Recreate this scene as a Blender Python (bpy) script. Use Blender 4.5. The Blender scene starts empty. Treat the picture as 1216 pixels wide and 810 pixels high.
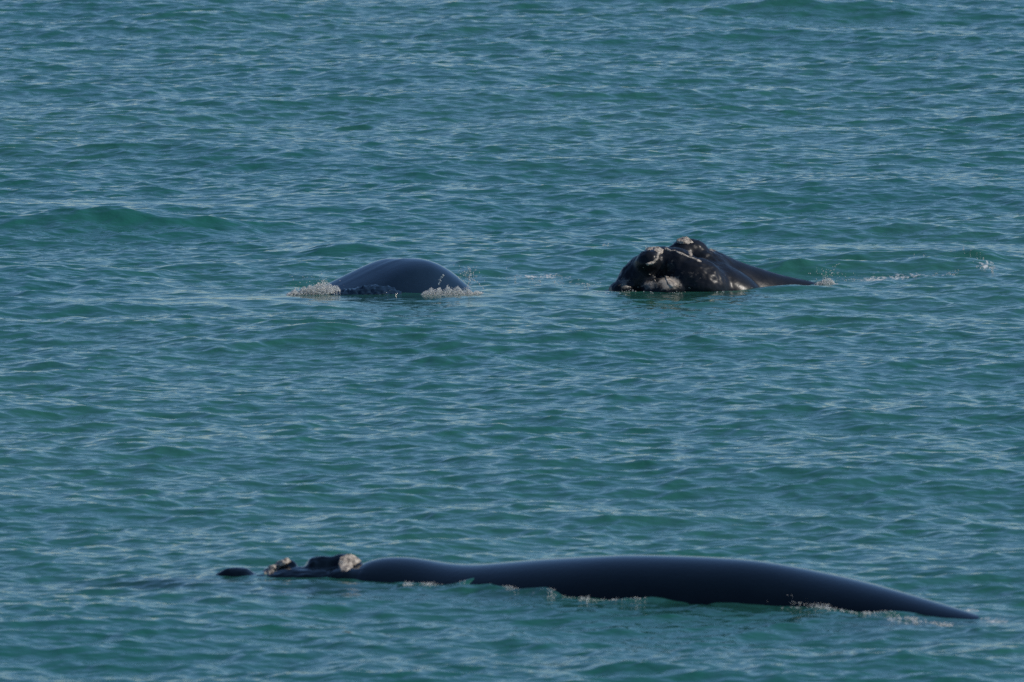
import bpy, bmesh, math, random
import numpy as np
from mathutils import Vector, Matrix, noise
from mathutils.bvhtree import BVHTree

random.seed(7)
rng = np.random.default_rng(11)
scene = bpy.context.scene
COL = scene.collection

# ------------------------------------------------------------------ camera
F, CX, CY, HC = 16200.0, 608.0, 405.0, 19.0        # focal length in photo pixels, centre, eye height
PITCH = math.atan(1244.0 / F)
cam_d = bpy.data.cameras.new('camera')
cam = bpy.data.objects.new('camera', cam_d)
COL.objects.link(cam)
cam.location = (0, 0, HC)
cam.rotation_euler = (math.pi / 2 - PITCH, 0, 0)
cam_d.sensor_width = 36.0
cam_d.lens = 36.0 * F / 1216.0
cam_d.clip_start = 1.0
cam_d.clip_end = 60000.0
cam_d.dof.use_dof = True
cam_d.dof.focus_distance = 272.0
cam_d.dof.aperture_fstop = 3.8
scene.camera = cam

# ------------------------------------------------------------------ sky and sun
SUN_AZ, SUN_EL = math.radians(92), math.radians(40)   # azimuth clockwise from +Y (the view direction)
world = bpy.data.worlds.new('World')
scene.world = world
world.use_nodes = True
wn = world.node_tree
wn.nodes.clear()
sky = wn.nodes.new('ShaderNodeTexSky')
sky.sky_type = 'NISHITA'
sky.sun_disc = False
sky.sun_elevation = SUN_EL
sky.sun_rotation = SUN_AZ
sky.air_density = 0.95
sky.dust_density = 0.0
sky.ozone_density = 8.0
bg = wn.nodes.new('ShaderNodeBackground')
bg.inputs['Strength'].default_value = 0.083
wo = wn.nodes.new('ShaderNodeOutputWorld')
wn.links.new(sky.outputs[0], bg.inputs[0])
wn.links.new(bg.outputs[0], wo.inputs[0])
sun_d = bpy.data.lights.new('sun', 'SUN')
sun_d.energy = 3.2
sun_d.angle = math.radians(0.53)
sun_d.color = (1.0, 0.93, 0.84)
sun = bpy.data.objects.new('sun', sun_d)
COL.objects.link(sun)
to_sun = Vector((math.sin(SUN_AZ) * math.cos(SUN_EL), math.cos(SUN_AZ) * math.cos(SUN_EL), math.sin(SUN_EL)))
sun.rotation_euler = to_sun.to_track_quat('Z', 'Y').to_euler()
sun.location = (40, 180, 60)

vs = scene.view_settings
vs.view_transform = 'Standard'
vs.look = 'None'
vs.exposure = 0.22
vs.gamma = 1.0
vs.use_curve_mapping = False
scene.render.engine = 'CYCLES'
scene.cycles.use_denoising = False
scene.cycles.max_bounces = 6
scene.cycles.sample_clamp_indirect = 4.0

# ------------------------------------------------------------------ pixel helpers
SP, CP = math.sin(PITCH), math.cos(PITCH)
def ray(px, py):
    u, v = (px - CX) / F, (CY - py) / F
    return Vector((u, CP + v * SP, -SP + v * CP))
def at(px, py, depth):                              # point on the pixel's ray at a given distance along Y
    r = ray(px, py)
    return Vector((0, 0, HC)) + r * (depth / r.y)
def ground(px, py, z=0.0):                          # point where the pixel's ray meets the water
    r = ray(px, py)
    return Vector((0, 0, HC)) + r * ((z - HC) / r.z)
def interp(x, pts):
    return float(np.interp(x, [p[0] for p in pts], [p[1] for p in pts]))
def smooth_interp(x, pts):                          # Catmull-Rom through the points
    xs = [p[0] for p in pts]; ys = [p[1] for p in pts]
    if x <= xs[0]: return ys[0]
    if x >= xs[-1]: return ys[-1]
    i = max(0, int(np.searchsorted(xs, x)) - 1)
    def sl(j):
        if j <= 0: return (ys[1] - ys[0]) / (xs[1] - xs[0])
        if j >= len(xs) - 1: return (ys[-1] - ys[-2]) / (xs[-1] - xs[-2])
        return (ys[j + 1] - ys[j - 1]) / (xs[j + 1] - xs[j - 1])
    h = xs[i + 1] - xs[i]; t = (x - xs[i]) / h
    return ((2*t**3 - 3*t**2 + 1) * ys[i] + (t**3 - 2*t**2 + t) * h * sl(i)
            + (-2*t**3 + 3*t**2) * ys[i + 1] + (t**3 - t**2) * h * sl(i + 1))

# ------------------------------------------------------------------ materials
def new_mat(name):
    m = bpy.data.materials.new(name)
    m.use_nodes = True
    nt = m.node_tree
    p = nt.nodes['Principled BSDF']
    return m, nt, p
def N(nt, typ, **kw):
    n = nt.nodes.new(typ)
    for k, v in kw.items():
        if k in n.inputs: n.inputs[k].default_value = v
        else: setattr(n, k, v)
    return n
def ramp(nt, stops):
    r = nt.nodes.new('ShaderNodeValToRGB')
    e = r.color_ramp.elements
    while len(e) < len(stops): e.new(0.5)
    for el, (p, c) in zip(e, stops):
        el.position = p
        el.color = (c[0], c[1], c[2], 1) if isinstance(c, (tuple, list)) else (c, c, c, 1)
    return r
def mixrgb(nt, fac, a, b):
    m = nt.nodes.new('ShaderNodeMix')
    m.data_type = 'RGBA'
    for sock, v in ((m.inputs[0], fac), (m.inputs[6], a), (m.inputs[7], b)):
        if hasattr(v, 'links'): nt.links.new(v, sock)
        elif isinstance(v, (int, float)): sock.default_value = v
        else: sock.default_value = (*v, 1)
    return m.outputs[2]
def mathn(nt, op, a, b=None):
    m = nt.nodes.new('ShaderNodeMath'); m.operation = op
    for sock, v in ((m.inputs[0], a), (m.inputs[1], b)):
        if v is None: continue
        if hasattr(v, 'links'): nt.links.new(v, sock)
        else: sock.default_value = v
    return m.outputs[0]

def sea_material():
    m, nt, p = new_mat('sea_water')
    L = nt.links.new
    geo = N(nt, 'ShaderNodeNewGeometry')
    def attr(a):
        n = nt.nodes.new('ShaderNodeAttribute'); n.attribute_name = a
        return n.outputs['Fac']
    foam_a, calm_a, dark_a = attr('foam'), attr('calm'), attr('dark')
    # slow drift of water colour: silt and depth
    mp = N(nt, 'ShaderNodeMapping'); mp.inputs['Scale'].default_value = (0.05, 0.03, 0.05)
    L(geo.outputs['Position'], mp.inputs['Vector'])
    nz = N(nt, 'ShaderNodeTexNoise', Scale=1.0, Detail=3.0); L(mp.outputs[0], nz.inputs['Vector'])
    base = ramp(nt, [(0.35, (0.014, 0.103, 0.081)), (0.65, (0.023, 0.116, 0.086))]); L(nz.outputs['Fac'], base.inputs[0])
    col = mixrgb(nt, dark_a, base.outputs[0], (0.006, 0.016, 0.020))  # darkened for whale bodies below and for their painted-in reflections
    # foam: broken lace
    mp2 = N(nt, 'ShaderNodeMapping'); mp2.inputs['Scale'].default_value = (12.0, 3.6, 12.0)
    L(geo.outputs['Position'], mp2.inputs['Vector'])
    fz = N(nt, 'ShaderNodeTexNoise', Scale=1.0, Detail=5.0, Roughness=0.7); L(mp2.outputs[0], fz.inputs['Vector'])
    s = mathn(nt, 'ADD', fz.outputs['Fac'], mathn(nt, 'MULTIPLY', foam_a, 0.55))
    fr = ramp(nt, [(0.84, 0.0), (1.0, 1.0)]); L(s, fr.inputs[0])
    fm = mathn(nt, 'MULTIPLY', fr.outputs[0], mathn(nt, 'MINIMUM', mathn(nt, 'MULTIPLY', foam_a, 3.0), 1.0))
    col = mixrgb(nt, fm, col, (0.62, 0.64, 0.62))
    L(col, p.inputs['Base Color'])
    L(mathn(nt, 'ADD', mathn(nt, 'MULTIPLY', fm, 0.5), 0.06), p.inputs['Roughness'])
    p.inputs['IOR'].default_value = 1.333
    # fine ripples below mesh resolution
    h = None
    for sc_, amp, ax in ((3.2, 0.040, (0.8, 1.0, 1.0)), (7.0, 0.012, (0.9, 1.0, 1.0))):
        mpx = N(nt, 'ShaderNodeMapping'); mpx.inputs['Scale'].default_value = ax
        mpx.inputs['Rotation'].default_value = (0, 0, 0.25 + sc_ * 0.05)
        L(geo.outputs['Position'], mpx.inputs['Vector'])
        n = N(nt, 'ShaderNodeTexNoise', Scale=sc_, Detail=1.5, Roughness=0.5); L(mpx.outputs[0], n.inputs['Vector'])
        v = mathn(nt, 'MULTIPLY', n.outputs['Fac'], amp)
        h = v if h is None else mathn(nt, 'ADD', h, v)
    h = mathn(nt, 'MULTIPLY', h, mathn(nt, 'SUBTRACT', 1.0, mathn(nt, 'MULTIPLY', calm_a, 0.75)))
    b = N(nt, 'ShaderNodeBump', Strength=1.0, Distance=1.0); L(h, b.inputs['Height'])
    L(b.outputs[0], p.inputs['Normal'])
    return m

def skin_material(name, lo, hi, gloss=0.09, dull=0.19):
    """black wet whale skin; attribute 'pale' = grey-white scarring on the skin itself"""
    m, nt, p = new_mat(name)
    L = nt.links.new
    tc = N(nt, 'ShaderNodeTexCoord')
    a = nt.nodes.new('ShaderNodeAttribute'); a.attribute_name = 'pale'
    n1 = N(nt, 'ShaderNodeTexNoise', Scale=2.2, Detail=5.0, Roughness=0.6); L(tc.outputs['Object'], n1.inputs['Vector'])
    r1 = ramp(nt, [(0.3, lo), (0.7, hi)]); L(n1.outputs['Fac'], r1.inputs[0])
    n2 = N(nt, 'ShaderNodeTexNoise', Scale=11.0, Detail=6.0, Roughness=0.75); L(tc.outputs['Object'], n2.inputs['Vector'])
    s = mathn(nt, 'ADD', n2.outputs['Fac'], mathn(nt, 'MULTIPLY', a.outputs['Fac'], 0.6))
    r2 = ramp(nt, [(0.74, 0.0), (1.04, 1.0)]); L(s, r2.inputs[0])
    f = mathn(nt, 'MULTIPLY', r2.outputs[0], mathn(nt, 'MINIMUM', mathn(nt, 'MULTIPLY', a.outputs['Fac'], 2.0), 1.0))
    L(mixrgb(nt, f, r1.outputs[0], (0.30, 0.27, 0.23)), p.inputs['Base Color'])
    n3 = N(nt, 'ShaderNodeTexNoise', Scale=5.0, Detail=4.0); L(tc.outputs['Object'], n3.inputs['Vector'])
    r3 = ramp(nt, [(0.3, gloss), (0.75, dull)]); L(n3.outputs['Fac'], r3.inputs[0])
    L(mathn(nt, 'ADD', r3.outputs[0], mathn(nt, 'MULTIPLY', f, 0.35)), p.inputs['Roughness'])
    p.inputs['IOR'].default_value = 1.45
    n4 = N(nt, 'ShaderNodeTexNoise', Scale=14.0, Detail=4.0); L(tc.outputs['Object'], n4.inputs['Vector'])
    b = N(nt, 'ShaderNodeBump', Strength=0.15, Distance=0.02); L(n4.outputs['Fac'], b.inputs['Height'])
    L(b.outputs[0], p.inputs['Normal'])
    return m

def callosity_material():
    m, nt, p = new_mat('callosity_or_glint')
    L = nt.links.new
    tc = N(nt, 'ShaderNodeTexCoord')
    n1 = N(nt, 'ShaderNodeTexNoise', Scale=16.0, Detail=5.0, Roughness=0.7); L(tc.outputs['Object'], n1.inputs['Vector'])
    r1 = ramp(nt, [(0.38, (0.06, 0.052, 0.045)), (0.50, (0.33, 0.28, 0.225)), (0.64, (0.54, 0.49, 0.41))]); L(n1.outputs['Fac'], r1.inputs[0])
    L(r1.outputs[0], p.inputs['Base Color'])
    p.inputs['Roughness'].default_value = 0.6
    b = N(nt, 'ShaderNodeBump', Strength=0.7, Distance=0.03); L(n1.outputs['Fac'], b.inputs['Height'])
    L(b.outputs[0], p.inputs['Normal'])
    return m

def foam_material():
    m, nt, p = new_mat('white_water')
    p.inputs['Base Color'].default_value = (0.82, 0.83, 0.81, 1)
    p.inputs['Roughness'].default_value = 0.4
    t = N(nt, 'ShaderNodeBsdfTranslucent'); t.inputs['Color'].default_value = (0.82, 0.84, 0.82, 1)
    mx = N(nt, 'ShaderNodeMixShader'); mx.inputs[0].default_value = 0.45
    nt.links.new(p.outputs[0], mx.inputs[1]); nt.links.new(t.outputs[0], mx.inputs[2])
    nt.links.new(mx.outputs[0], nt.nodes['Material Output'].inputs['Surface'])
    return m

M_SEA, M_CAL, M_FOAM = sea_material(), callosity_material(), foam_material()
M_SKIN = skin_material('whale_skin', (0.001, 0.003, 0.005), (0.002, 0.005, 0.008), 0.05, 0.10)
M_SKIN.node_tree.nodes['Principled BSDF'].inputs['IOR'].default_value = 1.36
M_SKIN_DULL = skin_material('scarred_skin', (0.006, 0.008, 0.011), (0.012, 0.014, 0.018), 0.26, 0.42)
M_SKIN_DULL.node_tree.nodes['Principled BSDF'].inputs['Specular IOR Level'].default_value = 0.2
M_SKIN_BLUE = skin_material('blue_black_skin', (0.008, 0.021, 0.038), (0.012, 0.028, 0.050), 0.04, 0.09)
M_SKIN_BLUE.node_tree.nodes['Principled BSDF'].inputs['IOR'].default_value = 1.55

def add_obj(name, me, mat, parent=None, **props):
    o = bpy.data.objects.new(name, me)
    COL.objects.link(o)
    if mat is not None and not me.materials: me.materials.append(mat)
    if parent is not None:
        o.parent = parent
        o.matrix_parent_inverse = parent.matrix_world.inverted()
    for k, v in props.items(): o[k] = v
    return o

# ------------------------------------------------------------------ the sea
def build_sea():
    y0, y1 = 176.0, 384.0
    # spectrum on a periodic sheet slightly larger than the detailed sea
    nx, ny, cell = 800, 3072, 0.07
    lx, ly = nx * cell, ny * cell
    kx = np.fft.fftfreq(nx, cell) * 2 * np.pi
    ky = np.fft.fftfreq(ny, cell) * 2 * np.pi
    KX, KY = np.meshgrid(kx, ky)
    K = np.hypot(KX, KY); K[0, 0] = 1.0
    th = np.arctan2(KX, KY)
    def field(kp, kc, drift, spread, power):
        D = np.abs(np.cos(th - drift)) ** spread + 0.2
        S = np.exp(-(kp / K) ** 2) * np.exp(-(K / kc) ** 2) / K ** power * D
        S[0, 0] = 0
        A = np.sqrt(S) * (rng.standard_normal(K.shape) + 1j * rng.standard_normal(K.shape))
        return A
    A = field(2 * np.pi / 2.1, 2 * np.pi / 0.22, 0.18, 1.0, 4.0)
    def real(B): return np.real(np.fft.ifft2(B)) * K.size
    sx, sy = real(1j * KX * A), real(1j * KY * A)
    A *= SLOPE / math.sqrt(np.mean(sx ** 2 + sy ** 2))
    B = field(2 * np.pi / 14.0, 2 * np.pi / 5.0, -0.1, 8, 4.0)
    sx, sy = real(1j * KX * B), real(1j * KY * B)
    B *= 0.045 / math.sqrt(np.mean(sx ** 2 + sy ** 2))
    A = A + B
    Z = real(A)
    CHOP = 0.9
    DX, DY = real(1j * KX / K * A) * -CHOP * -1, real(1j * KY / K * A) * -CHOP * -1
    # trapezoid grid, finer near the eye
    nu, nv = 500, 2720
    yy = y0 * (y1 / y0) ** np.linspace(0, 1, nv)
    hw = 0.0376 * yy + 5.0
    uu = np.linspace(-1, 1, nu)
    X = uu[None, :] * hw[:, None]
    Y = np.repeat(yy[:, None], nu, 1)
    def sample(G):
        gx = (X / cell) % nx; gy = ((Y - y0) / cell) % ny
        ix = gx.astype(int); iy = gy.astype(int); fx = gx - ix; fy = gy - iy
        ix %= nx; iy %= ny
        jx = (ix + 1) % nx; jy = (iy + 1) % ny
        return (G[iy, ix] * (1 - fx) * (1 - fy) + G[iy, jx] * fx * (1 - fy) + G[jy, ix] * (1 - fx) * fy + G[jy, jx] * fx * fy)
    z, dx, dy = sample(Z), sample(DX), sample(DY)
    # smooth value noise for breaking up local shapes
    w1 = sample(np.roll(Z, (411, 173), (0, 1)) / Z.std())
    def blob(cx, cy, rx, ry, rot=0.0):
        c, s = math.cos(rot), math.sin(rot)
        a, b = X - cx, Y - cy
        return np.exp(-(((a * c + b * s) / rx) ** 2 + ((-a * s + b * c) / ry) ** 2))
    amp = np.ones_like(z); calm = np.zeros_like(z); foam = np.zeros_like(z); dark = np.zeros_like(z); extra = np.zeros_like(z)
    for px, py, wpx, dpy, a in DAMP:
        g = ground(px, py); k = F / g.y
        b = blob(g.x, g.y, wpx / k, dpy * g.y / (HC + 1e-9) / k)
        amp *= 1 - a * b
    for px, py, wpx, dpy, a in CALM:
        g = ground(px, py); k = F / g.y
        calm = np.maximum(calm, a * blob(g.x, g.y, wpx / k, dpy * g.y / HC / k))
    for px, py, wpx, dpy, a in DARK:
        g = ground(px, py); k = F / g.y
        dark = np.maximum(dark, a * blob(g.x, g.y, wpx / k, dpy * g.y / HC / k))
    for px, py, wpx, dm, h, rot in RIDGE:
        g = ground(px, py); k = F / g.y
        extra += h * blob(g.x, g.y, wpx / k, dm, rot) * (1 + 0.25 * w1)
    for px, py, wpx, dpy, a in FOAM:
        g = ground(px, py); k = F / g.y
        foam = np.maximum(foam, a * blob(g.x, g.y, wpx / k, dpy * g.y / HC / k))
    # fade to still water at the border of the detailed sheet
    e = np.minimum(np.minimum((1 - np.abs(uu))[None, :] * hw[:, None], (Y - y0)), (y1 - Y))
    e = np.clip(e / 3.0, 0, 1); e = e * e * (3 - 2 * e)
    z = (z * amp + extra) * e
    Xf, Yf = X + dx * amp * e, Y + dy * amp * e
    co = np.stack([Xf, Yf, z], -1).reshape(-1, 3)
    R = 20000.0
    outer = np.array([[-R, -3000, 0], [R, -3000, 0], [R, R, 0], [-R, R, 0]], float)
    n0 = nu * nv
    co = np.vstack([co, outer])
    idx = np.arange(n0).reshape(nv, nu)
    quads = np.stack([idx[:-1, :-1], idx[:-1, 1:], idx[1:, 1:], idx[1:, :-1]], -1).reshape(-1, 4)
    a, b, c, d = idx[0, 0], idx[0, -1], idx[-1, -1], idx[-1, 0]
    ring = np.array([[n0, n0 + 1, b, a], [n0 + 1, n0 + 2, c, b], [n0 + 2, n0 + 3, d, c], [n0 + 3, n0, a, d]])
    quads = np.vstack([quads, ring])
    me = bpy.data.meshes.new('sea')
    me.vertices.add(len(co)); me.vertices.foreach_set('co', co.astype(np.float32).ravel())
    me.loops.add(quads.size); me.loops.foreach_set('vertex_index', quads.astype(np.int32).ravel())
    me.polygons.add(len(quads))
    me.polygons.foreach_set('loop_start', np.arange(0, quads.size, 4, dtype=np.int32))
    me.polygons.foreach_set('use_smooth', np.ones(len(quads), dtype=bool))
    me.update(calc_edges=True)
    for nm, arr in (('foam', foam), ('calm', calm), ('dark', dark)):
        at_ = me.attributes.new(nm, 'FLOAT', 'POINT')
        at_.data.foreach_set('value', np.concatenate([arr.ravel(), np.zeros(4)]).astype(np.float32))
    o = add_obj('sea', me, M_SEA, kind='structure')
    def height(x, y):
        j = int(np.clip(np.searchsorted(yy, y), 0, nv - 1))
        i = int(np.clip((x / hw[j] + 1) / 2 * (nu - 1), 0, nu - 1))
        return float(z[j, i])
    return o, height

SLOPE = 0.15
# local water shapes, given where they lie in the photo: px, py, half width px, half depth py, strength
DAMP = [(250, 355, 200, 7, 0.6), (160, 243, 260, 6, 0.6), (1020, 293, 180, 5, 0.6), (350, 699, 90, 9, 0.55), (480, 352, 150, 16, 0.75), (840, 347, 150, 14, 0.7), (440, 700, 190, 14, 0.4), (760, 712, 260, 14, 0.45), (1060, 730, 160, 12, 0.4)]
CALM = [(260, 354, 220, 4, 0.95), (1000, 293, 200, 5, 0.7), (400, 356, 230, 6, 0.9), (560, 330, 90, 10, 0.6), (150, 242, 260, 7, 0.7), (650, 318, 60, 20, 0.5)]
DARK = [(190, 695, 120, 7, 0.55), (370, 702, 120, 7, 0.6), (860, 715, 170, 10, 0.55), (640, 707, 130, 6, 0.5), (1080, 735, 90, 8, 0.4),  # tint over submerged bodies, plus whale reflections painted along the waterlines
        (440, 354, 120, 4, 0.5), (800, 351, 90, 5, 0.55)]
RIDGE = [(852, 708, 18, 0.16, 0.11, 0.0), (562, 698, 18, 0.12, 0.04, 0.0), (945, 716, 22, 0.14, 0.09, 0.2), (1055, 727, 26, 0.14, 0.08, 0.2),
         (760, 714, 40, 0.15, 0.05, 0.1), (640, 706, 40, 0.15, 0.05, 0.1),
         (420, 300, 75, 0.9, 0.22, 0.0), (130, 268, 160, 1.0, 0.24, 0.0), (250, 24, 260, 1.6, 0.28, 0.0), (900, 14, 200, 1.4, 0.22, 0.0), (960, 318, 90, 0.8, 0.22, 0.05), (1120, 318, 80, 0.8, 0.27, -0.1),
         (735, 306, 55, 0.6, 0.16, 0.1), (960, 345, 70, 0.4, 0.10, 0.0)]
_r = random.Random(5)
WL = [(300, 700), (410, 699), (500, 696), (560, 698), (620, 705), (700, 712), (780, 714), (850, 712), (900, 713), (950, 716), (1000, 723), (1060, 729), (1120, 737), (1180, 741)]
for _ in range(150):                                  # ripples lapping along the floating whale
    _x = _r.uniform(300, 1190)
    RIDGE.append((_x, interp(_x, WL) + _r.uniform(-1.5, 7), _r.uniform(5, 16), _r.uniform(0.06, 0.14), _r.uniform(-0.035, 0.03), _r.uniform(-0.5, 0.5)))
for _ in range(46):                                  # churned water round the far pair
    _x = _r.uniform(570, 730) if _r.random() < 0.6 else _r.uniform(960, 1190)
    RIDGE.append((_x, _r.uniform(312, 348), _r.uniform(8, 30), _r.uniform(0.15, 0.35), _r.uniform(0.015, 0.04), _r.uniform(-0.3, 0.3)))
for _x in range(880, 1200, 20):                      # wake ripple curving away behind the raised head
    RIDGE.append((_x, 314 - 3 * math.sin((_x - 880) / 100) - (_x - 880) * 0.012, 14, 0.45, 0.10, 0.0))
FOAM = [(1060, 326, 90, 5, 0.85), (1120, 306, 60, 3, 0.85), (1170, 320, 22, 5, 0.7), (745, 299, 22, 5, 0.9), (640, 326, 60, 3, 0.75), (700, 332, 60, 3, 0.6),
        (570, 338, 40, 4, 0.5), (430, 300, 60, 3, 0.45), (560, 698, 60, 3, 0.6), (860, 709, 50, 4, 0.55), (960, 718, 60, 4, 0.66), (1080, 732, 60, 4, 0.66),
        (1180, 733, 30, 5, 0.75), (1150, 726, 25, 3, 0.75), (740, 714, 80, 3, 0.5), (470, 697, 50, 2, 0.55), (640, 708, 60, 3, 0.5), (720, 350, 40, 3, 0.6), (890, 342, 60, 3, 0.65), (230, 690, 50, 2, 0.35)]
sea, sea_h = build_sea()

# ------------------------------------------------------------------ whale building tools
def loft_bm(bm, rings):
    vr = [[bm.verts.new(p) for p in r] for r in rings]
    n = len(rings[0])
    for a, b in zip(vr[:-1], vr[1:]):
        for i in range(n):
            bm.faces.new((a[i], a[(i + 1) % n], b[(i + 1) % n], b[i]))
    bm.faces.new(vr[0][::-1]); bm.faces.new(vr[-1])
def ellipsoid(bm, c, r, rot=(0, 0, 0)):
    from mathutils import Euler
    M = Matrix.Translation(c) @ Euler(rot).to_matrix().to_4x4() @ Matrix.Diagonal((*r, 1))
    bmesh.ops.create_uvsphere(bm, u_segments=24, v_segments=16, radius=1.0, matrix=M)
def fuse(bm, name, voxel, smooth, base):
    """join closed pieces into one continuous skin, in coordinates local to base"""
    bmesh.ops.recalc_face_normals(bm, faces=bm.faces)
    bmesh.ops.translate(bm, verts=bm.verts, vec=-Vector(base))
    me = bpy.data.meshes.new(name + '_tmp'); bm.to_mesh(me); bm.free()
    o = bpy.data.objects.new(name + '_tmp', me); COL.objects.link(o)
    r = o.modifiers.new('remesh', 'REMESH'); r.mode = 'VOXEL'; r.voxel_size = voxel; r.use_smooth_shade = True
    s = o.modifiers.new('smooth', 'SMOOTH'); s.factor = 0.5; s.iterations = smooth
    dg = bpy.context.evaluated_depsgraph_get()
    out = bpy.data.meshes.new_from_object(o.evaluated_get(dg))
    bpy.data.objects.remove(o)
    out.name = name
    for p in out.polygons: p.use_smooth = True
    return out
def keep_above(me, base, zmin):
    """drop what lies deep below the water"""
    bm = bmesh.new(); bm.from_mesh(me)
    dele = [f for f in bm.faces if max(v.co.z for v in f.verts) + base[2] < zmin]
    bmesh.ops.delete(bm, geom=dele, context='FACES')
    bm.to_mesh(me); bm.free()
def relax(me, base, mask, n):
    """smooth the skin where mask(world point) is 1, to take out the facets of the fused mesh"""
    nv = len(me.vertices)
    co = np.empty(nv * 3, np.float32); me.vertices.foreach_get('co', co); co = co.reshape(-1, 3).astype(float)
    ed = np.empty(len(me.edges) * 2, np.int32); me.edges.foreach_get('vertices', ed); ed = ed.reshape(-1, 2)
    deg = np.bincount(ed.ravel(), minlength=nv).astype(float)[:, None]
    b = np.array(base)
    w = np.array([mask(Vector(c + b)) for c in co])[:, None]
    for k in range(n):
        f = 0.6
        acc = np.zeros_like(co)
        for j in range(3):
            acc[:, j] = np.bincount(ed[:, 0], co[ed[:, 1], j], nv) + np.bincount(ed[:, 1], co[ed[:, 0], j], nv)
        co = co + w * f * (acc / np.maximum(deg, 1) - co)
    me.vertices.foreach_set('co', co.astype(np.float32).ravel()); me.update()
def roughen(me, base, fn):
    """push each point out along its normal by fn(local, world) metres"""
    b = Vector(base)
    co = [v.co.copy() for v in me.vertices]; no = [v.normal.copy() for v in me.vertices]
    out = np.array([(c + n * fn(c, c + b))[:] for c, n in zip(co, no)], dtype=np.float32)
    me.vertices.foreach_set('co', out.ravel()); me.update()
def set_pale(me, base, fn):
    a = me.attributes.new('pale', 'FLOAT', 'POINT')
    b = Vector(base)
    a.data.foreach_set('value', [fn(v.co + b) for v in me.vertices])
def to_px(p):
    q = Vector(p) - Vector((0, 0, HC))
    zc = q.y * CP - q.z * SP
    return CX + F * q.x / zc, CY - F * (q.y * SP + q.z * CP) / zc
def inside(poly, x, y):
    c = False; j = len(poly) - 1
    for i in range(len(poly)):
        xi, yi = poly[i]; xj, yj = poly[j]
        if (yi > y) != (yj > y) and x < (xj - xi) * (y - yi) / (yj - yi) + xi: c = not c
        j = i
    return c
def pixel_tree(me, base):
    bm = bmesh.new(); bm.from_mesh(me); t = BVHTree.FromBMesh(bm); bm.free()
    def hit(px, py):
        r = ray(px, py).normalized()
        o = Vector((0, 0, HC)) - Vector(base)
        loc, nor, _, _ = t.ray_cast(o, r)
        return loc, nor
    return hit, t
def callosity_or_glint(parent, hit, poly, thick, step=0.6, rough=0.35, label=None):
    """raised rough growth, or a tiny pale stand-in for a glint: the outline laid on the skin, thickened along the skin's normal"""
    xs = [p[0] for p in poly]; ys = [p[1] for p in poly]
    x0, x1, y0, y1 = min(xs) - 1, max(xs) + 1, min(ys) - 1, max(ys) + 1
    nx, ny = int((x1 - x0) / step) + 1, int((y1 - y0) / step) + 1
    verts, ids = [], {}
    for j in range(ny):
        for i in range(nx):
            px, py = x0 + i * step, y0 + j * step
            wob = noise.noise(Vector((px * 0.35, py * 0.35, 3.1))) * 1.0
            if not inside(poly, px + wob, py + 0.6 * wob): continue
            loc, nor = hit(px, py)
            if loc is None: continue
            # height profile from distance to the outline
            dmin = 9
            for a, b in zip(poly, poly[1:] + poly[:1]):
                ax, ay = a; bx, by = b
                t = max(0, min(1, ((px - ax) * (bx - ax) + (py - ay) * (by - ay)) / max(1e-6, (bx - ax) ** 2 + (by - ay) ** 2)))
                dmin = min(dmin, math.hypot(px - ax - t * (bx - ax), py - ay - t * (by - ay)))
            e = min(1, dmin / 1.6)
            nz = noise.fractal(loc * 9.0, 0.8, 2.0, 4)
            h = thick * (math.sqrt(e) * (1 + rough * nz) ) - 0.012 * (1 - e)
            ids[(i, j)] = len(verts); verts.append(loc + nor * h)
    faces = []
    for (i, j) in ids:
        q = [(i, j), (i + 1, j), (i + 1, j + 1), (i, j + 1)]
        if all(k in ids for k in q):
            vv = [verts[ids[k]] for k in q]
            if max((vv[0] - vv[2]).length, (vv[1] - vv[3]).length) < 0.5: faces.append([ids[k] for k in q][::-1])
    par = list(range(len(verts)))
    def root(a):
        while par[a] != a: par[a] = par[par[a]]; a = par[a]
        return a
    for f in faces:
        for k in f[1:]: par[root(k)] = root(f[0])
    cnt = {}
    for f in faces: cnt[root(f[0])] = cnt.get(root(f[0]), 0) + 1
    if not cnt: return None
    best = max(cnt, key=cnt.get)
    faces = [f for f in faces if root(f[0]) == best]
    used = sorted({k for f in faces for k in f}); mp = {k: i for i, k in enumerate(used)}
    verts = [verts[k] for k in used]; faces = [[mp[k] for k in f] for f in faces]
    me = bpy.data.meshes.new('callosity_or_glint'); me.from_pydata(verts, [], faces); me.update()
    for p in me.polygons: p.use_smooth = True
    o = bpy.data.objects.new('callosity_or_glint', me); COL.objects.link(o); me.materials.append(M_CAL)
    o.parent = parent
    if label: o['label'] = label
    return o
def body_ring(center, right, rh, rv, n=40, keel=0.0, roll=0.0):
    """cross-section: right = horizontal unit vector across the body"""
    pts = []
    for i in range(n):
        a = 2 * math.pi * i / n
        k = 1 + keel * math.exp(-((math.atan2(math.sin(a - math.pi / 2), math.cos(a - math.pi / 2))) / 0.35) ** 2)
        x, z = rh * math.cos(a) * k, rv * math.sin(a) * k
        x, z = x * math.cos(roll) - z * math.sin(roll), x * math.sin(roll) + z * math.cos(roll)
        pts.append(Vector(center) + Vector(right) * x + Vector((0, 0, z)))
    return pts
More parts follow.
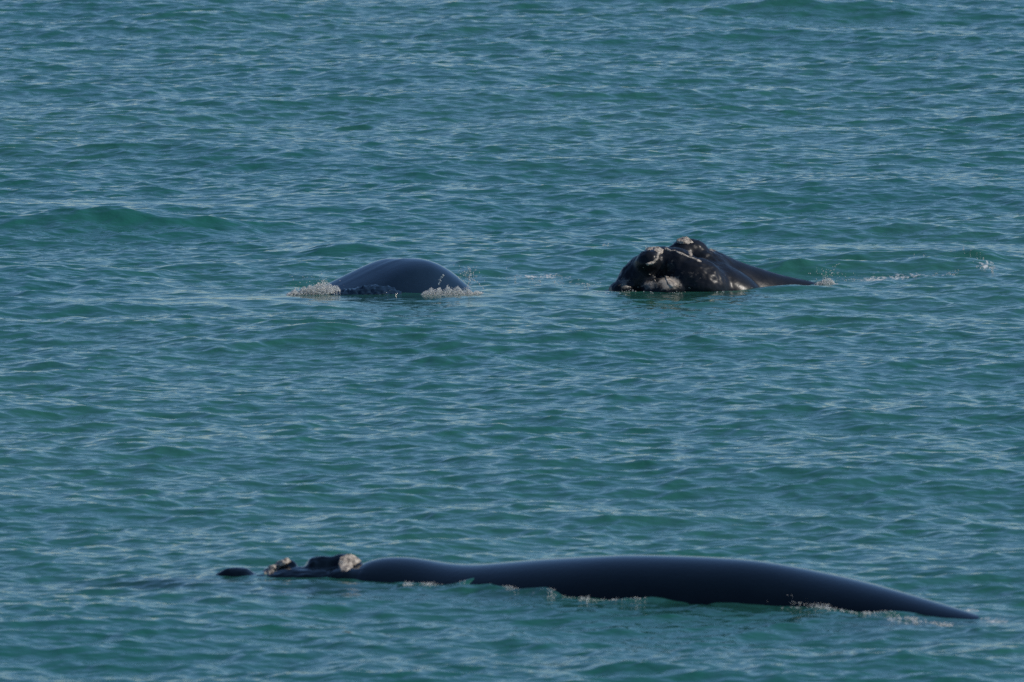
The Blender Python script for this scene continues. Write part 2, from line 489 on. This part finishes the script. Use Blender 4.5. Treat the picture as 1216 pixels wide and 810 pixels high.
def facet_ring(right, r, w, tilt, n=40):
    """round section whose near side meets a flatter top along a soft spine; w = how far it departs from round"""
    x1, x2 = 0.55 * r, -0.85 * r
    poly = [(1.15 * r, -1.2 * r), (1.0 * r, -0.62 * r), (0.82 * r, -0.30 * r), (x1, 0.0), (x2, (x1 - x2) * math.tan(tilt)), (-1.0 * r, -0.25 * r), (-1.15 * r, -0.9 * r), (-0.8 * r, -1.6 * r), (0.7 * r, -1.75 * r)]
    for _ in range(3):
        q = []
        for a, b in zip(poly, poly[1:] + poly[:1]):
            q += [(a[0] * .78 + b[0] * .22, a[1] * .78 + b[1] * .22), (a[0] * .22 + b[0] * .78, a[1] * .22 + b[1] * .78)]
        poly = q
    cx, cz = 0.0, -0.8 * r
    ang = [math.atan2(z - cz, x - cx) % (2 * math.pi) for x, z in poly]
    rr = [math.hypot(x - cx, z - cz) for x, z in poly]
    o = np.argsort(ang); ang = np.array(ang)[o]; rr = np.array(rr)[o]
    ring = []
    for i in range(n * 2):
        a = 2 * math.pi * i / (n * 2)
        q = w * float(np.interp(a, ang, rr, period=2 * math.pi)) + (1 - w) * r
        ring.append(Vector(right) * (q * math.cos(a)) + Vector((0, 0, q * math.sin(a))))
    return ring
def lofted_body(bm, stations, top, depth, rad, wide=1.05, keel=None, roll=None, facet=None, tilt=None, tall=1.0):
    P = [at(px, smooth_interp(px, top), smooth_interp(px, depth)) for px in stations]
    rings = []
    for i, px in enumerate(stations):
        t = P[min(i + 1, len(P) - 1)] - P[max(i - 1, 0)]
        t.z = 0; t.normalize()
        right = Vector((t.y, -t.x, 0))
        r = smooth_interp(px, rad)
        kl = interp(px, keel) if keel else 0.0
        rl = interp(px, roll) if roll else 0.0
        ring = body_ring((0, 0, 0), right, r * wide, r * tall, keel=kl, roll=rl)
        if facet: ring = facet_ring(right, r, interp(px, facet), interp(px, tilt))
        zt = max(p.z for p in ring)
        c = P[i] - Vector((0, 0, zt))
        rings.append([p + c for p in ring])
    loft_bm(bm, rings)

# ------------------------------------------------------------------ near whale, lying at the surface
TOP_N = [(150, 712), (200, 704), (240, 697), (270, 691), (300, 690), (320, 686), (350, 683), (380, 682), (405, 684), (418, 683), (428, 673), (442, 664),
         (465, 661), (490, 663), (520, 668), (545, 670), (570, 669.5), (600, 667), (650, 663), (700, 660.3), (740, 659), (800, 660), (860, 663),
         (900, 667), (950, 676), (1000, 687), (1050, 700), (1100, 714), (1150, 728.5), (1168, 735), (1185, 744), (1230, 768)]
DEP_N = [(150, 202.6), (240, 202.3), (440, 201.6), (600, 200.7), (740, 199.7), (950, 198.5), (1060, 197.3), (1165, 195.8), (1230, 194.9)]
RAD_N = [(150, 0.35), (240, 0.6), (300, 0.8), (420, 1.05), (500, 1.25), (740, 1.45), (950, 1.2), (1060, 0.8), (1165, 0.45), (1230, 0.35)]
base_n = (0.0, 199.5, 0.0)
bm = bmesh.new()
lofted_body(bm, [150 + 12 * i for i in range(91)], TOP_N, DEP_N, RAD_N, wide=1.15, tall=0.78)
def lump(bm, px, py, d, rx, ry, rz, rot=(0, 0, 0)):
    ellipsoid(bm, at(px, py, d), (rx, ry, rz), rot)
lump(bm, 384, 684, 201.6, 0.32, 0.36, 0.30)          # humps of the snout behind the bonnet
lump(bm, 408, 682, 201.6, 0.34, 0.38, 0.30, (0, 0.1, 0))
lump(bm, 372, 684, 201.5, 0.14, 0.28, 0.28)
lump(bm, 341, 684, 201.7, 0.20, 0.30, 0.25)
lump(bm, 325, 687, 201.7, 0.24, 0.28, 0.19, (0, -0.4, 0))
lump(bm, 281, 693, 201.4, 0.36, 0.34, 0.25)
lump(bm, 366, 693, 201.3, 0.80, 0.48, 0.23)
lump(bm, 308, 696, 201.3, 0.60, 0.42, 0.19)
lump(bm, 356, 689, 201.4, 0.40, 0.36, 0.20)
lump(bm, 410, 692, 201.2, 0.40, 0.50, 0.24)
me = fuse(bm, 'body', 0.03, 4, base_n)
relax(me, base_n, lambda p: max(0.0, min(1.0, (to_px(p)[0] - 432) / 15)), 40)
def crusty(c, p):                                     # uneven skin on the snout only
    w = max(0.0, min(1.0, (425 - to_px(p)[0]) / 15))
    return w * 0.018 * noise.fractal(c * 4.0, 0.8, 2.0, 4) if w > 0 else 0.0
roughen(me, base_n, crusty)
keep_above(me, base_n, -0.8)
set_pale(me, base_n, lambda p: 0.0)
near = bpy.data.objects.new('whale', None); COL.objects.link(near)
near.location = base_n; near.empty_display_size = 0.5
near['label'] = 'long smooth black whale floating with full back exposed and tan lumps on snout'
near['category'] = 'whale'; near['group'] = 'right whales at the surface'
ob = bpy.data.objects.new('body', me); COL.objects.link(ob); me.materials.append(M_SKIN); ob.parent = near
hit, tree_n = pixel_tree(me, base_n)
callosity_or_glint(near, hit, [(403, 662), (412, 658), (424, 658), (434, 661), (430, 667), (420, 673), (412, 679), (404, 679), (401, 671)], 0.02, rough=0.6)
callosity_or_glint(near, hit, [(312, 682), (320, 674), (332, 667), (342, 664), (347, 667), (340, 671), (330, 676), (320, 683)], 0.04, rough=0.6)
callosity_or_glint(near, hit, [(240, 692), (252, 690), (262, 692), (268, 698), (258, 698), (246, 696)], 0.02)

# ------------------------------------------------------------------ far whale showing only its arched back
TOP_A = [(330, 366), (360, 357), (385, 348), (400, 342), (420, 332.5), (440, 323), (460, 314), (475, 309), (490, 307), (505, 308), (520, 313),
         (535, 322), (545, 330), (555, 338.5), (565, 347), (585, 364)]
DEP_A = [(330, 259.5), (490, 260.5), (585, 260.9)]
RAD_A = [(330, 0.7), (400, 1.05), (490, 1.3), (545, 1.2), (585, 0.9)]
base_a = tuple(at(475, 350, 260)); base_a = (base_a[0], base_a[1], 0.0)
bm = bmesh.new()
lofted_body(bm, [330 + 5 * i for i in range(52)], TOP_A, DEP_A, RAD_A, wide=1.0, facet=[(330, 1.0), (470, 1.0), (500, 0.7), (530, 0.5), (585, 0.4)],
            tilt=[(330, 0.09), (440, 0.09), (478, 0.05), (500, 0.0), (585, 0.0)])
lump(bm, 438, 353, 259.0, 0.66, 0.30, 0.22, (0, -0.06, 0))
lump(bm, 412, 354, 259.0, 0.55, 0.28, 0.14, (0, -0.1, 0))
me = fuse(bm, 'body', 0.03, 4, base_a)
relax(me, base_a, lambda p: max(0.0, min(1.0, (p.y - 259.25) / 0.1)), 10)
def knobbly(c, p):                                    # rough wet skin on the low front lump only
    w = max(0.0, min(1.0, (259.35 - p.y) / 0.12)) * max(0.0, min(1.0, (492 - to_px(p)[0]) / 12))
    return w * 0.04 * noise.fractal(c * 11.0, 0.8, 2.0, 4) if w > 0 else 0.0
roughen(me, base_a, knobbly)
keep_above(me, base_a, -0.6)
set_pale(me, base_a, lambda p: 0.0)
arch = bpy.data.objects.new('whale', None); COL.objects.link(arch)
arch.location = base_a; arch.empty_display_size = 0.5
arch['label'] = 'smooth dark blue whale back arching out of the water with white splashes at both ends'
arch['category'] = 'whale'; arch['group'] = 'right whales at the surface'
ob = bpy.data.objects.new('body', me); COL.objects.link(ob); me.materials.append(M_SKIN_BLUE); ob.parent = arch

# ------------------------------------------------------------------ far whale lifting its head
base_h = (at(840, 345, 261).x, 261.0, 0.0)
bm = bmesh.new()
TOP_H = [(740, 330), (775, 308), (800, 300), (820, 295), (843, 295.5), (852, 297.5), (862, 303), (880, 311), (900, 317.5), (920, 324), (940, 329), (955, 332), (970, 336), (1000, 348)]
DEP_H = [(740, 260.8), (1000, 262.4)]
RAD_H = [(740, 0.35), (775, 0.6), (800, 0.75), (850, 0.95), (900, 0.95), (960, 0.8), (1000, 0.7)]
lofted_body(bm, [740 + 5 * i for i in range(53)], TOP_H, DEP_H, RAD_H, wide=0.9)
lump(bm, 819, 300, 261.1, 0.38, 0.36, 0.28, (0, 0.10, 0))      # blowhole mound
lump(bm, 810, 292, 261.0, 0.16, 0.26, 0.12)
lump(bm, 838, 309, 261.1, 0.55, 0.45, 0.22, (0, 0.42, 0))      # rise behind the blowholes
lump(bm, 806, 304, 260.9, 0.30, 0.35, 0.22)
lump(bm, 856, 345, 260.7, 0.95, 0.75, 0.50, (0, 0.42, 0))
lump(bm, 761, 328, 260.3, 0.66, 0.50, 0.36, (0, -0.80, 0))     # snout running down to the chin
lump(bm, 784, 314, 260.4, 0.42, 0.48, 0.36, (0, -0.10, 0))
lump(bm, 770, 311, 260.0, 0.26, 0.30, 0.22, (0, -0.5, 0))      # bonnet bulge
lump(bm, 788, 346, 259.80, 0.46, 0.32, 0.27, (0, -0.15, 0))    # lower lip
lump(bm, 806, 318, 260.25, 0.44, 0.44, 0.37, (0, 0.40, 0))     # jaw flank
lump(bm, 828, 338, 260.15, 0.70, 0.55, 0.50, (0, 0.50, 0))
lump(bm, 738, 344, 260.0, 0.26, 0.35, 0.20, (0, -0.3, 0))
me = fuse(bm, 'body', 0.03, 30, base_h)
def uneven(c, p):                                     # scarred skin over the head, smoothing out along the back
    w = max(0.0, min(1.0, (885 - to_px(p)[0]) / 40))
    return w * (0.022 * noise.fractal(c * 3.2, 0.8, 2.0, 3) + 0.008 * noise.fractal(c * 11.0, 0.8, 2.0, 3)) if w > 0 and c.z > -0.2 else 0.0
roughen(me, base_h, uneven)
keep_above(me, base_h, -0.5)
def pale_h(p):
    x, y = to_px(p)
    if p.y > 261.2 and y > 300: return 0.0
    def g(cx, cy, rx, ry, a=1.0): return a * math.exp(-((x - cx) / rx) ** 2 - ((y - cy) / ry) ** 2)
    v = max(g(795, 336, 15, 9, 1.1), g(772, 338, 14, 7, 0.8), g(742, 336, 12, 9, 0.62), g(778, 326, 10, 5, 0.5), g(783, 303, 10, 10, 0.4), g(838, 308, 9, 6, 0.38), g(850, 318, 9, 8, 0.28), g(861, 329, 7, 9, 0.32),
            g(820, 330, 32, 14, 0.36), g(797, 314, 11, 14, 0.38), g(846, 297, 7, 4, 0.6), g(765, 322, 14, 5, 0.3))
    return v
set_pale(me, base_h, pale_h)
head = bpy.data.objects.new('whale', None); COL.objects.link(head)
head.location = base_h; head.empty_display_size = 0.5
head['label'] = 'black whale raising its lumpy head with cream callosities and pale mottled chin'
head['category'] = 'whale'; head['group'] = 'right whales at the surface'
ob = bpy.data.objects.new('body', me); COL.objects.link(ob); me.materials.append(M_SKIN_DULL); ob.parent = head
hit, tree_h = pixel_tree(me, base_h)
for poly, th in (([(766, 313), (774, 310), (779, 306), (780, 300), (776, 297), (768, 298), (766, 296), (772, 293), (782, 293), (789, 297), (787, 301), (783, 303), (781, 309), (776, 314), (769, 316)], 0.03),
                 ([(803, 284), (808, 281.5), (815, 281.5), (821, 285), (824, 288), (820, 290), (811, 290), (803, 289)], 0.035),
                 ([(788, 294), (793, 294), (797, 297), (804, 296), (802, 298), (795, 299), (789, 297)], 0.02),
                 ([(801, 297), (808, 299), (816, 303), (824, 306), (832, 309), (834, 312), (829, 311), (820, 307), (812, 304), (803, 300)], 0.025),
                 ([(817, 299), (820, 298.5), (823, 301), (822, 305), (818, 304)], 0.02),
                 ([(732.8,333), (735,331), (737.2,332.4), (736.3,335)], 0.012),  # this and the tiny ones below: pale stand-ins for glints of water drops
                 ([(737.4,338), (739,336), (740.6,337.4), (740.0,340)], 0.012),
                 ([(768.6,326), (771,324.4), (773.4,325.5), (772.4,327.6)], 0.012),
                 ([(774.4,333), (777,330.8), (779.6,332.3), (778.6,335.2)], 0.012),
                 ([(770,337), (772,335.4), (774,336.5), (773.2,338.6)], 0.012),
                 ([(745.5,341), (748,339.6), (750.5,340.6), (749.5,342.4)], 0.012),
                 ([(755,341), (757,339.8), (759,340.6), (758.2,342.2)], 0.012),
                 ([(762.5,318), (764,316.5), (765.5,317.6), (764.9,319.5)], 0.012),
                 ([(815,342), (818,340.7), (821,341.6), (819.8,343.3)], 0.012),
                 ([(788, 326), (794, 328), (800, 333), (806, 337), (806, 342), (797, 342), (792, 338), (790, 332)], 0.015)):
    callosity_or_glint(head, hit, poly, th, step=0.4, rough=0.5)

# ------------------------------------------------------------------ splashes
_ico = bmesh.new()
for _p in ((1, 0, 0), (0, 1, 0), (-1, 0, 0), (0, -1, 0), (0, 0, 1), (0, 0, -1)): _ico.verts.new(_p)
_ico.verts.ensure_lookup_table(); _ico.verts.index_update()
for _i in range(4):
    _a, _b = _ico.verts[_i], _ico.verts[(_i + 1) % 4]
    _ico.faces.new((_a, _b, _ico.verts[4])); _ico.faces.new((_b, _a, _ico.verts[5]))
_ico.verts.ensure_lookup_table()
ICO_V = np.array([v.co[:] for v in _ico.verts]); ICO_F = np.array([[v.index for v in f.verts] for f in _ico.faces]); _ico.free()
def splash(name, label, drops):
    """drops: list of (x, y, z, r); beads and torn lumps of white water"""
    V, Fc = [], []
    for i, (x, y, z, r) in enumerate(drops):
        s = np.array([random.uniform(0.7, 1.5), random.uniform(0.7, 1.3), random.uniform(0.6, 1.5)]) * r
        q = Matrix.Rotation(random.uniform(0, 6.3), 3, Vector((random.gauss(0, 1), random.gauss(0, 1), random.gauss(0, 1) + 1e-3)))
        v = (ICO_V * s * (1 + rng.uniform(-0.2, 0.2, (len(ICO_V), 1)))) @ np.array(q) + (x, y, z)
        V.append(v); Fc.append(ICO_F + i * len(ICO_V))
    V = np.vstack(V); Fc = np.vstack(Fc)
    c = V.mean(0); c[2] = 0
    me = bpy.data.meshes.new(name); me.from_pydata((V - c).tolist(), [], Fc.tolist()); me.update()
    me.polygons.foreach_set('use_smooth', np.ones(len(me.polygons), dtype=bool))
    o = add_obj(name, me, M_FOAM, kind='stuff', label=label, category='splash')
    o.location = c
    return o
def heap(n, px0, px1, prof, d, dd, r0, r1, p=1.6):
    """white water heaped to a profile of heights (px, metres)"""
    out = []
    for _ in range(n):
        px = random.uniform(px0, px1); h = interp(px, prof)
        if h <= 0: continue
        y = d + random.gauss(0, dd)
        x = (px - CX) / F * y
        z = sea_h(x, y) - 0.03 + h * random.random() ** p * (0.6 + 0.6 * noise.noise(Vector((px * 0.14, y * 2, 0))) )
        out.append((x, y, z, random.uniform(r0, r1) * (1 if random.random() < 0.85 else 1.6)))
    return out
def spray(n, px, py, d, sx, sy, r0, r1):
    out = []
    for _ in range(n):
        q = at(px + random.gauss(0, sx), py + random.gauss(0, sy), d + random.gauss(0, 0.1))
        out.append((*q, random.uniform(r0, r1)))
    return out
def arc(n, p0, p1, lift, d, r0, r1, jit=0.6):
    out = []
    for i in range(n):
        t = i / max(1, n - 1)
        q = at(p0[0] + (p1[0] - p0[0]) * t + random.gauss(0, jit), p0[1] + (p1[1] - p0[1]) * t - lift * 4 * t * (1 - t) + random.gauss(0, jit), d)
        out.append((*q, random.uniform(r0, r1)))
    return out
dr = heap(9000, 336, 404, [(336, 0), (345, 0.14), (358, 0.28), (372, 0.32), (385, 0.27), (398, 0.2), (406, 0.12)], 259.1, 0.11, 0.003, 0.009)
dr += spray(40, 368, 333, 259.1, 14, 4, 0.005, 0.010)
splash('splash', 'white splash trailing from low end of the arched whale back, away from the raised head', dr)
dr = heap(8000, 498, 578, [(498, 0), (505, 0.16), (520, 0.24), (535, 0.26), (552, 0.22), (566, 0.12), (578, 0.02)], 258.8, 0.10, 0.003, 0.008)
dr += arc(50, (521, 338), (527, 327), 3, 258.8, 0.006, 0.012) + arc(50, (556, 340), (558, 318), 0, 258.9, 0.006, 0.012, 1.3) + spray(90, 556, 326, 258.9, 7, 6, 0.005, 0.011)
dr += arc(40, (548, 325), (575, 343), 2, 258.9, 0.005, 0.01)
splash('splash', 'frothy splash with flying drops at the arched back, on the side of the raised head', dr)
dr = heap(3000, 966, 1002, [(966, 0), (972, 0.12), (980, 0.20), (988, 0.16), (1002, 0.02)], 261.8, 0.08, 0.003, 0.008)
dr += spray(60, 982, 327, 261.8, 8, 5, 0.005, 0.010) + arc(14, (988, 325), (996, 312), 1, 261.8, 0.006, 0.011)
splash('splash', 'small burst of spray where the back of the head-raising whale meets water', dr)
def lap(pts, seed, n, h, r0, r1):
    out = []
    for _ in range(n):
        k = random.randrange(len(pts) - 1); t = random.random()
        px = pts[k][0] + (pts[k + 1][0] - pts[k][0]) * t; py = pts[k][1] + (pts[k + 1][1] - pts[k][1]) * t
        m = noise.noise(Vector((px * 0.06, 7.7, seed))) + 0.6 * noise.noise(Vector((px * 0.35, 1.7, seed)))
        if m < random.uniform(-0.1, 0.5): continue
        g = ground(px, py + abs(random.gauss(0, 1.6)))
        z = sea_h(g.x, g.y) + random.random() ** 3 * h * (0.2 + m)
        out.append((g.x + random.gauss(0, 0.02), g.y, z, random.uniform(r0, r1)))
    return out
dr = lap([(480, 696), (520, 695), (560, 696), (600, 702)] + [(640, 706), (700, 711), (770, 713)], 0, 3500, 0.05, 0.003, 0.008)
dr += lap([(840, 702), (852, 700), (870, 708), (900, 712), (930, 714), (960, 716), (1000, 722), (1050, 726), (1090, 731), (1130, 736)], 3, 7000, 0.06, 0.003, 0.009)
splash('foam', 'broken line of foam where ripples lap along the long floating whale', dr)
dr = lap([(722, 346), (760, 346), (800, 347), (850, 346), (900, 342), (940, 342)], 5, 330, 0.05, 0.004, 0.010)
splash('foam', 'thin foam flecks lapping round the raised whale head', dr)

def crest(pts, n, spread, h, r0, r1, seed):
    """flecks of foam thrown up along a breaking ripple"""
    out = []
    for _ in range(n):
        k = random.randrange(len(pts) - 1); t = random.random()
        px = pts[k][0] + (pts[k + 1][0] - pts[k][0]) * t; py = pts[k][1] + (pts[k + 1][1] - pts[k][1]) * t
        if noise.noise(Vector((px * 0.13, py * 0.1, seed))) < 0.12: continue
        g = ground(px, py + random.gauss(0, spread))
        out.append((g.x, g.y, sea_h(g.x, g.y) + h * random.random() ** 2, random.uniform(r0, r1)))
    return out
splash('foam', 'white flecks on a breaking ripple behind the snout of the raised head',
       crest([(706, 300), (735, 303), (752, 306), (768, 306)], 500, 1.2, 0.07, 0.004, 0.010, 1.0))
splash('foam', 'curved line of foam flecks trailing on the water beyond the small burst of spray',
       crest([(930, 322), (990, 324), (1060, 327), (1130, 325), (1175, 320), (1185, 328)], 900, 1.5, 0.04, 0.004, 0.010, 4.0)
       + crest([(1085, 314), (1110, 311), (1140, 309), (1170, 313), (1188, 319)], 500, 0.8, 0.07, 0.004, 0.010, 6.0))
splash('foam', 'scattered foam flecks on the water between the arched back and raised head',
       crest([(575, 330), (620, 332), (660, 335), (710, 338)], 500, 3.0, 0.04, 0.004, 0.010, 9.0))
